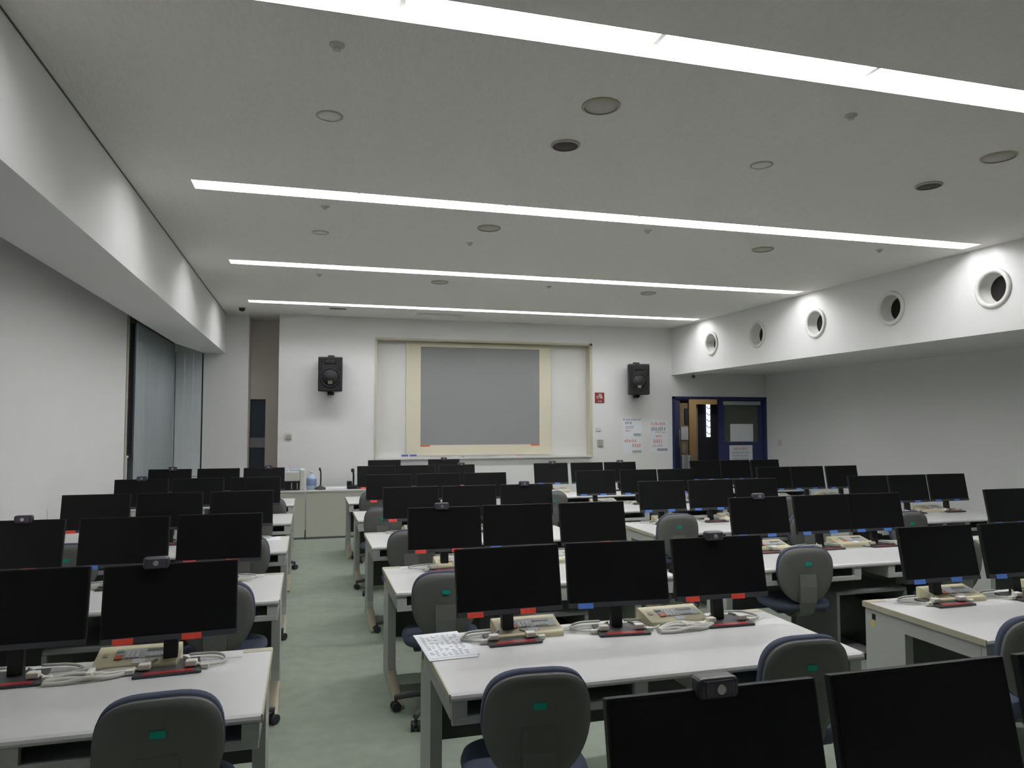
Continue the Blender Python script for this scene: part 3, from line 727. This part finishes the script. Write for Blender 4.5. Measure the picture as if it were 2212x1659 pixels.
def spine(b):
    pts = [(-.205, .70), (-.226, .62), (-.238, .52), (-.215, .44), (-.15, .395), (-.05, .385)]
    inn = [(-.190, .70), (-.200, .62), (-.208, .53), (-.188, .465), (-.14, .425), (-.05, .41)]
    w = [.056, .057, .052, .044, .042, .05]
    for i in range(len(pts)-1):
        vs = []
        for k in (i, i+1):
            for p in (pts[k], inn[k]):
                for sx in (-1, 1): vs.append(b.verts.new((sx*w[k], p[0], p[1])))
        # order: k0 out(-,+), k0 in(-,+), k1 out(-,+), k1 in(-,+)
        for q in ((0, 1, 5, 4), (2, 6, 7, 3), (0, 4, 6, 2), (1, 3, 7, 5)): b.faces.new([vs[j] for j in q])
        if i == 0: b.faces.new([vs[j] for j in (0, 2, 3, 1)])
        if i == len(pts)-2: b.faces.new([vs[j] for j in (4, 5, 7, 6)])
    bmesh.ops.remove_doubles(b, verts=b.verts, dist=1e-5); bmesh.ops.recalc_face_normals(b, faces=b.faces)
def arm(i):
    a = 2*PI*i/5+.3
    return lambda b: (tube(b, [(math.cos(a)*.03, math.sin(a)*.03, .115), (math.cos(a)*.15, math.sin(a)*.15, .105), (math.cos(a)*.275, math.sin(a)*.275, .075)], [.022, .019, .016], 8, k=3), cyl(b, (math.cos(a)*.27, math.sin(a)*.27, .08), (math.cos(a)*.27, math.sin(a)*.27, .045), .008, n=8))
def wheel(i):
    a = 2*PI*i/5+.3; cx, cy = math.cos(a)*.27, math.sin(a)*.27; tx, ty = -math.sin(a+.6), math.cos(a+.6)
    return lambda b: (cyl(b, (cx+tx*.006, cy+ty*.006, .027), (cx+tx*.026, cy+ty*.026, .027), .027, n=16), cyl(b, (cx-tx*.006, cy-ty*.006, .027), (cx-tx*.026, cy-ty*.026, .027), .027, n=16), cyl(b, (cx-tx*.006, cy-ty*.006, .03), (cx+tx*.006, cy+ty*.006, .03), .018, n=10))
CHAIR = [('back_shell', leaned('back_shell', 'chair_shell', lambda b: shell(b, .370, .372, -.185, .018, .010, BZ)), [('green_tag', leaned('green_tag', 'tag_green', lambda b: box(b, -.022, .022, -.2065, -.2035, BZ+.074, BZ+.097)))]),
         ('back_cushion', leaned('back_cushion', 'chair_fabric', lambda b: shell(b, .374, .377, -.160, .026, .016, BZ+.003)), []),
         ('spine_bracket', leaned('spine_bracket', 'chair_shell', spine), []),
         ('seat', mesh_of(seat, 'seat', 'chair_fabric'), []),
         ('seat_pan', mesh_of(lambda b: (box(b, -.17, .17, -.13, .16, .395, .418, .01), box(b, -.08, .08, -.10, .08, .365, .397, .01)), 'seat_pan', 'chair_base'), [('tilt_lever', mesh_of(lambda b: cyl(b, (.07, .02, .385), (.21, .03, .385), .006, n=8), 'tilt_lever', 'chair_base'))]),
         ('gas_column', mesh_of(lambda b: (cyl(b, (0, 0, .10), (0, 0, .26), .028), cyl(b, (0, 0, .26), (0, 0, .37), .017)), 'gas_column', 'chair_base'), [])]
for i in range(5):
    CHAIR.append(('base_arm', mesh_of(arm(i), 'base_arm', 'chair_base'), [('caster', mesh_of(wheel(i), 'caster', 'caster'))]))
def chair(x, y, rz, label):
    return spawn(CHAIR, 'office_chair', label, 'chair', (x, y, 0), rz, 'grey office chairs at the desks')
# low computer stand (origin: left front corner on floor)
STW, STD, STH = .60, .46, .50
STAND = [('top', mesh_of(lambda b: box(b, 0, STW, 0, STD, STH-.028, STH, .006), 'top', 'stand_steel'), []),
         ('side_panel', mesh_of(lambda b: box(b, 0, .024, .0, STD, .012, STH-.028), 'side_panel', 'stand_steel'), []),
         ('side_panel', mesh_of(lambda b: box(b, STW-.024, STW, .0, STD, .012, STH-.028), 'side_panel', 'stand_steel'), []),
         ('shelf', mesh_of(lambda b: box(b, .024, STW-.024, .02, STD, .05, .065), 'shelf', 'stand_steel'), []),
         ('foot', mesh_of(lambda b: [box(b, x, x+.03, y, y+.03, 0, .0125) for x in (0, STW-.03) for y in (.01, STD-.04)], 'foot', 'black_plastic'), [])]
PC = [('case', mesh_of(lambda b: box(b, 0, .17, .0, .36, 0, .34, .004), 'case', 'black_plastic'), []),
      ('front_panel', mesh_of(lambda b: (box(b, .005, .165, -.012, 0, .005, .335, .004), box(b, .03, .14, -.015, -.012, .26, .29)), 'front_panel', 'bezel_black'), [])]

# ---------------------------------------------------------------- place desks, monitors, boxes, cables
SEATN = ('window-end', 'middle', 'door-end')
def tags_for(bk, r, i):
    if bk in 'RF': return [('blue', 'a'), ('blue', 'b')]
    if i == 1: return [('blue', 'a')]
    return [('red', 'a'), ('red', 'b')]
def colour_word(tags):
    return 'red-taped' if tags[0][0] == 'red' else 'blue-taped'
def place_desk(bk, r, yb):
    x = BLOCKS[bk]
    spawn(DESKP, 'computer_desk', 'white-topped computer desk, %s' % where(bk, r), 'desk', (x, yb, 0), 0, 'white computer desks in rows')
JIT = {('M', -1, 0): -1, ('M', -1, 1): 0, ('M', -1, 2): 0, ('M', 0, 0): 2, ('M', 0, 1): -5, ('M', 0, 2): -1, ('L', 0, 2): 4, ('L', 0, 1): 1}
def place_monitors(bk, r, yb):
    x = BLOCKS[bk]
    for i in range(3):
        tg = tags_for(bk, r, i)
        dx, dy = R.uniform(-.012, .012), R.uniform(-.012, .012); rz = math.radians(JIT.get((bk, r, i), R.uniform(-2.5, 2.5)))
        mx, my = x+MOFF[bk][i]+(M0_SHIFT if r < 0 else dx), yb-.165+(0 if r < 0 else dy)
        monitor((mx, my, DESK), rz, '%s black monitor, %s one, %s' % (colour_word(tg), SEATN[i], where(bk, r)), tg)
        if r <= 2 or bk in 'RF':
            spawn(CAB[R.randrange(4)], 'monitor_cable', 'white cables at %s monitor stand, %s' % (SEATN[i], where(bk, r)), 'cable', (mx, my+.0, DESK+.004), rz+R.uniform(-.05, .05), 'white monitor cables')
        if (bk, r, i) in WEBCAMS:
            o = WEBCAMS[bk, r, i]
            a = math.radians(10.5)
            top = Vector((o, .02+math.sin(a)*MH/2, .262+math.cos(a)*MH/2))
            top.rotate(Matrix.Rotation(rz, 3, 'Z'))
            spawn(WC, 'webcam', 'dark webcam on %s monitor, %s' % (SEATN[i], where(bk, r)), 'webcam', (mx+top.x, my+top.y, DESK+top.z), rz, 'webcams on monitors')
WEBCAMS = {('M', -1, 0): .0, ('L', 1, 0): .03, ('L', 0, 2): -.06, ('L', 3, 0): -.0, ('L', 4, 0): .03, ('L', 4, 2): .05, ('M', 1, 0): -.02, ('M', 2, 2): -.02, ('M', 4, 2): .06, ('R', 4, 0): .02, ('R', 4, 2): .0, ('M', 0, 2): -.02, ('R', 1, 0): -.0}
def place_boxes(bk, r, yb):
    for i, off in enumerate((.50, 1.25)):
        if (bk, r) in (('L', 0),): off += .03
        spawn(SB, 'switch_box', 'beige button box, %s one, %s' % (('window-end', 'door-end')[i], where(bk, r)), 'switch box', (BLOCKS[bk]+off+R.uniform(-.015, .015), yb-.10, DESK), R.uniform(-.03, .03), 'beige switch boxes on desks')
def place_stand(bk, r, yb):
    x0 = BLOCKS[bk]+.62; y0 = yb-DD+.06
    spawn(STAND, 'computer_stand', 'low grey steel stand under the desk, %s' % where(bk, r), 'stand', (x0, y0, 0), 0, 'grey stands under the desks')
    spawn(PC, 'computer_tower', 'black computer tower in the stand, %s' % where(bk, r), 'computer', (x0+.34, y0+.06, .065), 0, 'black computer towers')
for bk in 'LMRF':
    for r, yb in enumerate(ROWS):
        if bk == 'F' and r == 0: continue
        place_desk(bk, r, yb); place_monitors(bk, r, yb); place_boxes(bk, r, yb)
        if (bk, r) in (('R', 1), ('L', 1), ('M', 1), ('R', 2), ('F', 2)): place_stand(bk, r, yb)
Y0 = 1.56
place_desk('M', -1, Y0); place_monitors('M', -1, Y0)

# chairs: (block, row) -> [(x, y, angle)]
CH = {('L', 0): [(-.43, 2.70, -3)], ('M', 0): [(.775, 2.60, 4), (1.885, 2.68, 2)],
      ('L', 1): [(-.42, 4.35, 5)], ('L', 2): [(-.42, 6.0, 5), (-1.57, 5.93, 0)], ('L', 3): [(-.48, 7.60, 0)], ('L', 4): [(-.37, 8.85, 6)],
      ('M', 1): [(.775, 4.30, 4)], ('M', 2): [(.815, 5.95, 5), (1.72, 5.93, 0)], ('M', 3): [(.76, 7.55, 6)], ('M', 4): [(.83, 9.25, 6)],
      ('R', 0): [(3.07, 2.66, 8)], ('R', 1): [(3.27, 4.44, 12), (4.48, 4.40, 0)], ('R', 2): [(3.19, 6.07, 8), (4.46, 6.05, -4)], ('R', 3): [(3.02, 7.42, 5)], ('R', 4): [(2.90, 8.65, 4)],
      ('F', 2): [(5.47, 5.86, 5), (6.36, 5.62, 5)], ('F', 3): [(5.36, 7.4, 5)]}
for (bk, r), L in CH.items():
    for i, (x, y, a) in enumerate(L):
        nm = 'visible ' if len(L) == 1 else (('window-end ', 'door-end ')[i])
        chair(x, y, math.radians(-a), 'grey-backed office chair, %sseat, %s' % (nm, where(bk, r)))

for o in bpy.data.objects:      # one chair is set a little higher
    if o.get('label', '').startswith('grey-backed office chair, window-end seat, third row from console, third'): o.scale.z = 1.035
def bundle(x0, x1, y0, y1, label):
    o = thing('cable_bundle', label, 'cable', ((x0+x1)/2, (y0+y1)/2, DESK))
    L = x1-x0; D = y1-y0
    for k in range(5):
        def strand(b):
            w = (k-2)*.014
            tube(b, [(-L/2, -D/2+w*.6, .010+.004*(k % 2)), (-L/4, -D/4+w*1.5+.008, .009+.008*(k % 3)), (0, w*1.7, .010+.010*((k+1) % 2)), (L/4, D/4+w*1.4-.006, .010+.006*(k % 2)), (L/2, D/2+w*.5, .012)], .0085, 8)
        make('strand', 'cable_white', strand, o)
    make('tie', 'connector', lambda b: box(b, -.012, .012, -.036, .036, .002, .034, .006), o)
bundle(-.935, -.635, 3.17, 3.235, 'thick white cable bundle on the fifth-row window column desk')
bundle(1.60, 1.905, 3.165, 3.215, 'thick white cable bundle on the fifth-row desk right of aisle')

# paper on the first desk beside the aisle
o = thing('printed_sheets', 'loose printed sheets hanging over the desk corner by the aisle', 'paper', (.60, 3.235, DESK+.002), math.radians(2))
make('sheet', 'paper', lambda b: box(b, -.105, .105, -.185, .185, 0, .001), o)
make('sheet', 'paper', lambda b: box(b, -.10, .11, -.16, .20, .0015, .0025, mtx=Matrix.Rotation(.04, 4, 'Z')), o)
def prn(b):
    for i in range(14):
        z = .15-i*.022
        for j in range(7):
            if R.random() < .8: box(b, -.085+j*.025, -.085+j*.025+R.uniform(.008, .02), z, z+.009, .0026, .0029)
make('print', 'ink_grey', prn, o)
tag(make('paper_sheet', 'paper', lambda b: box(b, -.33, -.20, 6.50, 6.70, DESK+.0005, DESK+.002), None), 'white sheet on the window-side desk in the middle row', 'paper')

# ---------------------------------------------------------------- front console
CY0, CY1 = 11.13, 11.83
for i, (x0, x1, nm) in enumerate(((-.88, .0, 'at the alcove end, under the printer'), (.008, 1.30, 'in the middle, with both microphones'), (1.308, 2.65, 'at the far end under a monitor'))):
    c = thing('console_desk', 'grey console unit %s' % nm, 'desk', ((x0+x1)/2, CY0, 0), 0, 'grey console units at the front')
    make('worktop', 'console_top', at(c, lambda b: box(b, x0, x1, CY0-.01, CY1, DESK-.028, DESK, .004)), c)
    make('front_panel', 'console_panel', at(c, lambda b: box(b, x0+.006, x1-.006, CY0, CY0+.02, .03, DESK-.03)), c)
    make('side_panel', 'console_panel', at(c, lambda b: box(b, x0+.004, x0+.024, CY0+.02, CY1-.02, 0, DESK-.03)), c)
    make('side_panel', 'console_panel', at(c, lambda b: box(b, x1-.024, x1-.004, CY0+.02, CY1-.02, 0, DESK-.03)), c)
    make('kick_strip', 'modesty', at(c, lambda b: box(b, x0+.006, x1-.006, CY0+.004, CY0+.02, 0, .03)), c)
p = thing('printer', 'white printer with a dark paper slot on the console', 'printer', (-.18, 11.40, DESK))
make('body', 'white_plastic', lambda b: (box(b, -.20, .10, -.17, .17, .13, .28, .02), box(b, .10, .17, -.17, .17, 0, .30, .015), box(b, -.20, .10, -.02, .17, 0, .13)), p)
make('lid', 'blue_liquid', lambda b: (box(b, -.19, -.06, -.15, .15, .275, .305, .012), box(b, -.04, .10, -.15, .15, .275, .31, .012)), p)
make('paper_slot', 'black_plastic', lambda b: box(b, -.20, .10, -.16, -.02, 0, .125), p)
make('tray', 'panel_grey', lambda b: [box(b, x, x+.01, -.175, -.15, .02, .11) for x in (-.17, -.02, .06)], p)
o = thing('sanitizer_bottle', 'pale blue bottle beside the printer on the console', 'bottle', (.085, 11.34, DESK))
make('body', 'blue_liquid', lambda b: lathe(b, [(.05, 0), (.066, .006), (.072, .05), (.070, .16), (.050, .20), (.022, .215), (.022, .235)], 20), o)
make('label', 'label_blue', lambda b: lathe(b, [(.0725, .06), (.0735, .062), (.073, .155), (.0715, .157)], 20, None, False), o)
make('cap', 'white_plastic', lambda b: (cyl(b, (0, 0, .235), (0, 0, .275), .018, n=12), cyl(b, (0, 0, .268), (-.05, -.02, .262), .008, n=8)), o)
def mic(x, y, label, tall, boxed):
    o = thing('desk_microphone', label, 'microphone', (x, y, DESK))
    if boxed:
        make('base', 'speaker_black', lambda b: (box(b, -.09, .13, -.09, .09, 0, .05, .006), box(b, -.09, -.02, -.02, .09, .05, .11, .004)), o)
    else:
        make('base', 'base_grey', lambda b: lathe(b, [(.085, 0), (.085, .02), (.06, .035), (.02, .05), (.012, .07), (.001, .071)], 20), o)
    make('gooseneck', 'speaker_black', lambda b: tube(b, [(0, 0, .04), (.004, 0, .12), (.002, -.01, tall-.06), (-.008, -.02, tall-.02)], .010 if not boxed else .014, 8), o)
    make('head', 'speaker_black', lambda b: cyl(b, (-.008, -.02, tall-.03), (-.014, -.03, tall+.01), .014 if not boxed else .026, .012 if not boxed else .024, n=12), o)
mic(.215, 11.3, 'slim black gooseneck microphone beside the bottle', .31, False)
mic(.69, 11.3, 'black microphone on a square base, farther from the printer', .285, True)
tag(make('paper_sheet', 'paper', lambda b: box(b, .29, .58, 11.2, 11.42, DESK, DESK+.018)), 'white papers between the microphones on the console', 'paper')
for i, (x, tg) in enumerate(((1.17, [('red', 'a')]), (2.10, [('red', 'a')]))):
    monitor((x, 11.45, DESK), 0, 'black monitor on the front console, %s' % ('nearer the microphones', 'farther from the microphones')[i], tg, False)
    if i == 1:
        spawn(WC, 'webcam', 'dark webcam on the console monitor', 'webcam', (x, 11.5, DESK+.409), 0, 'webcams on monitors')
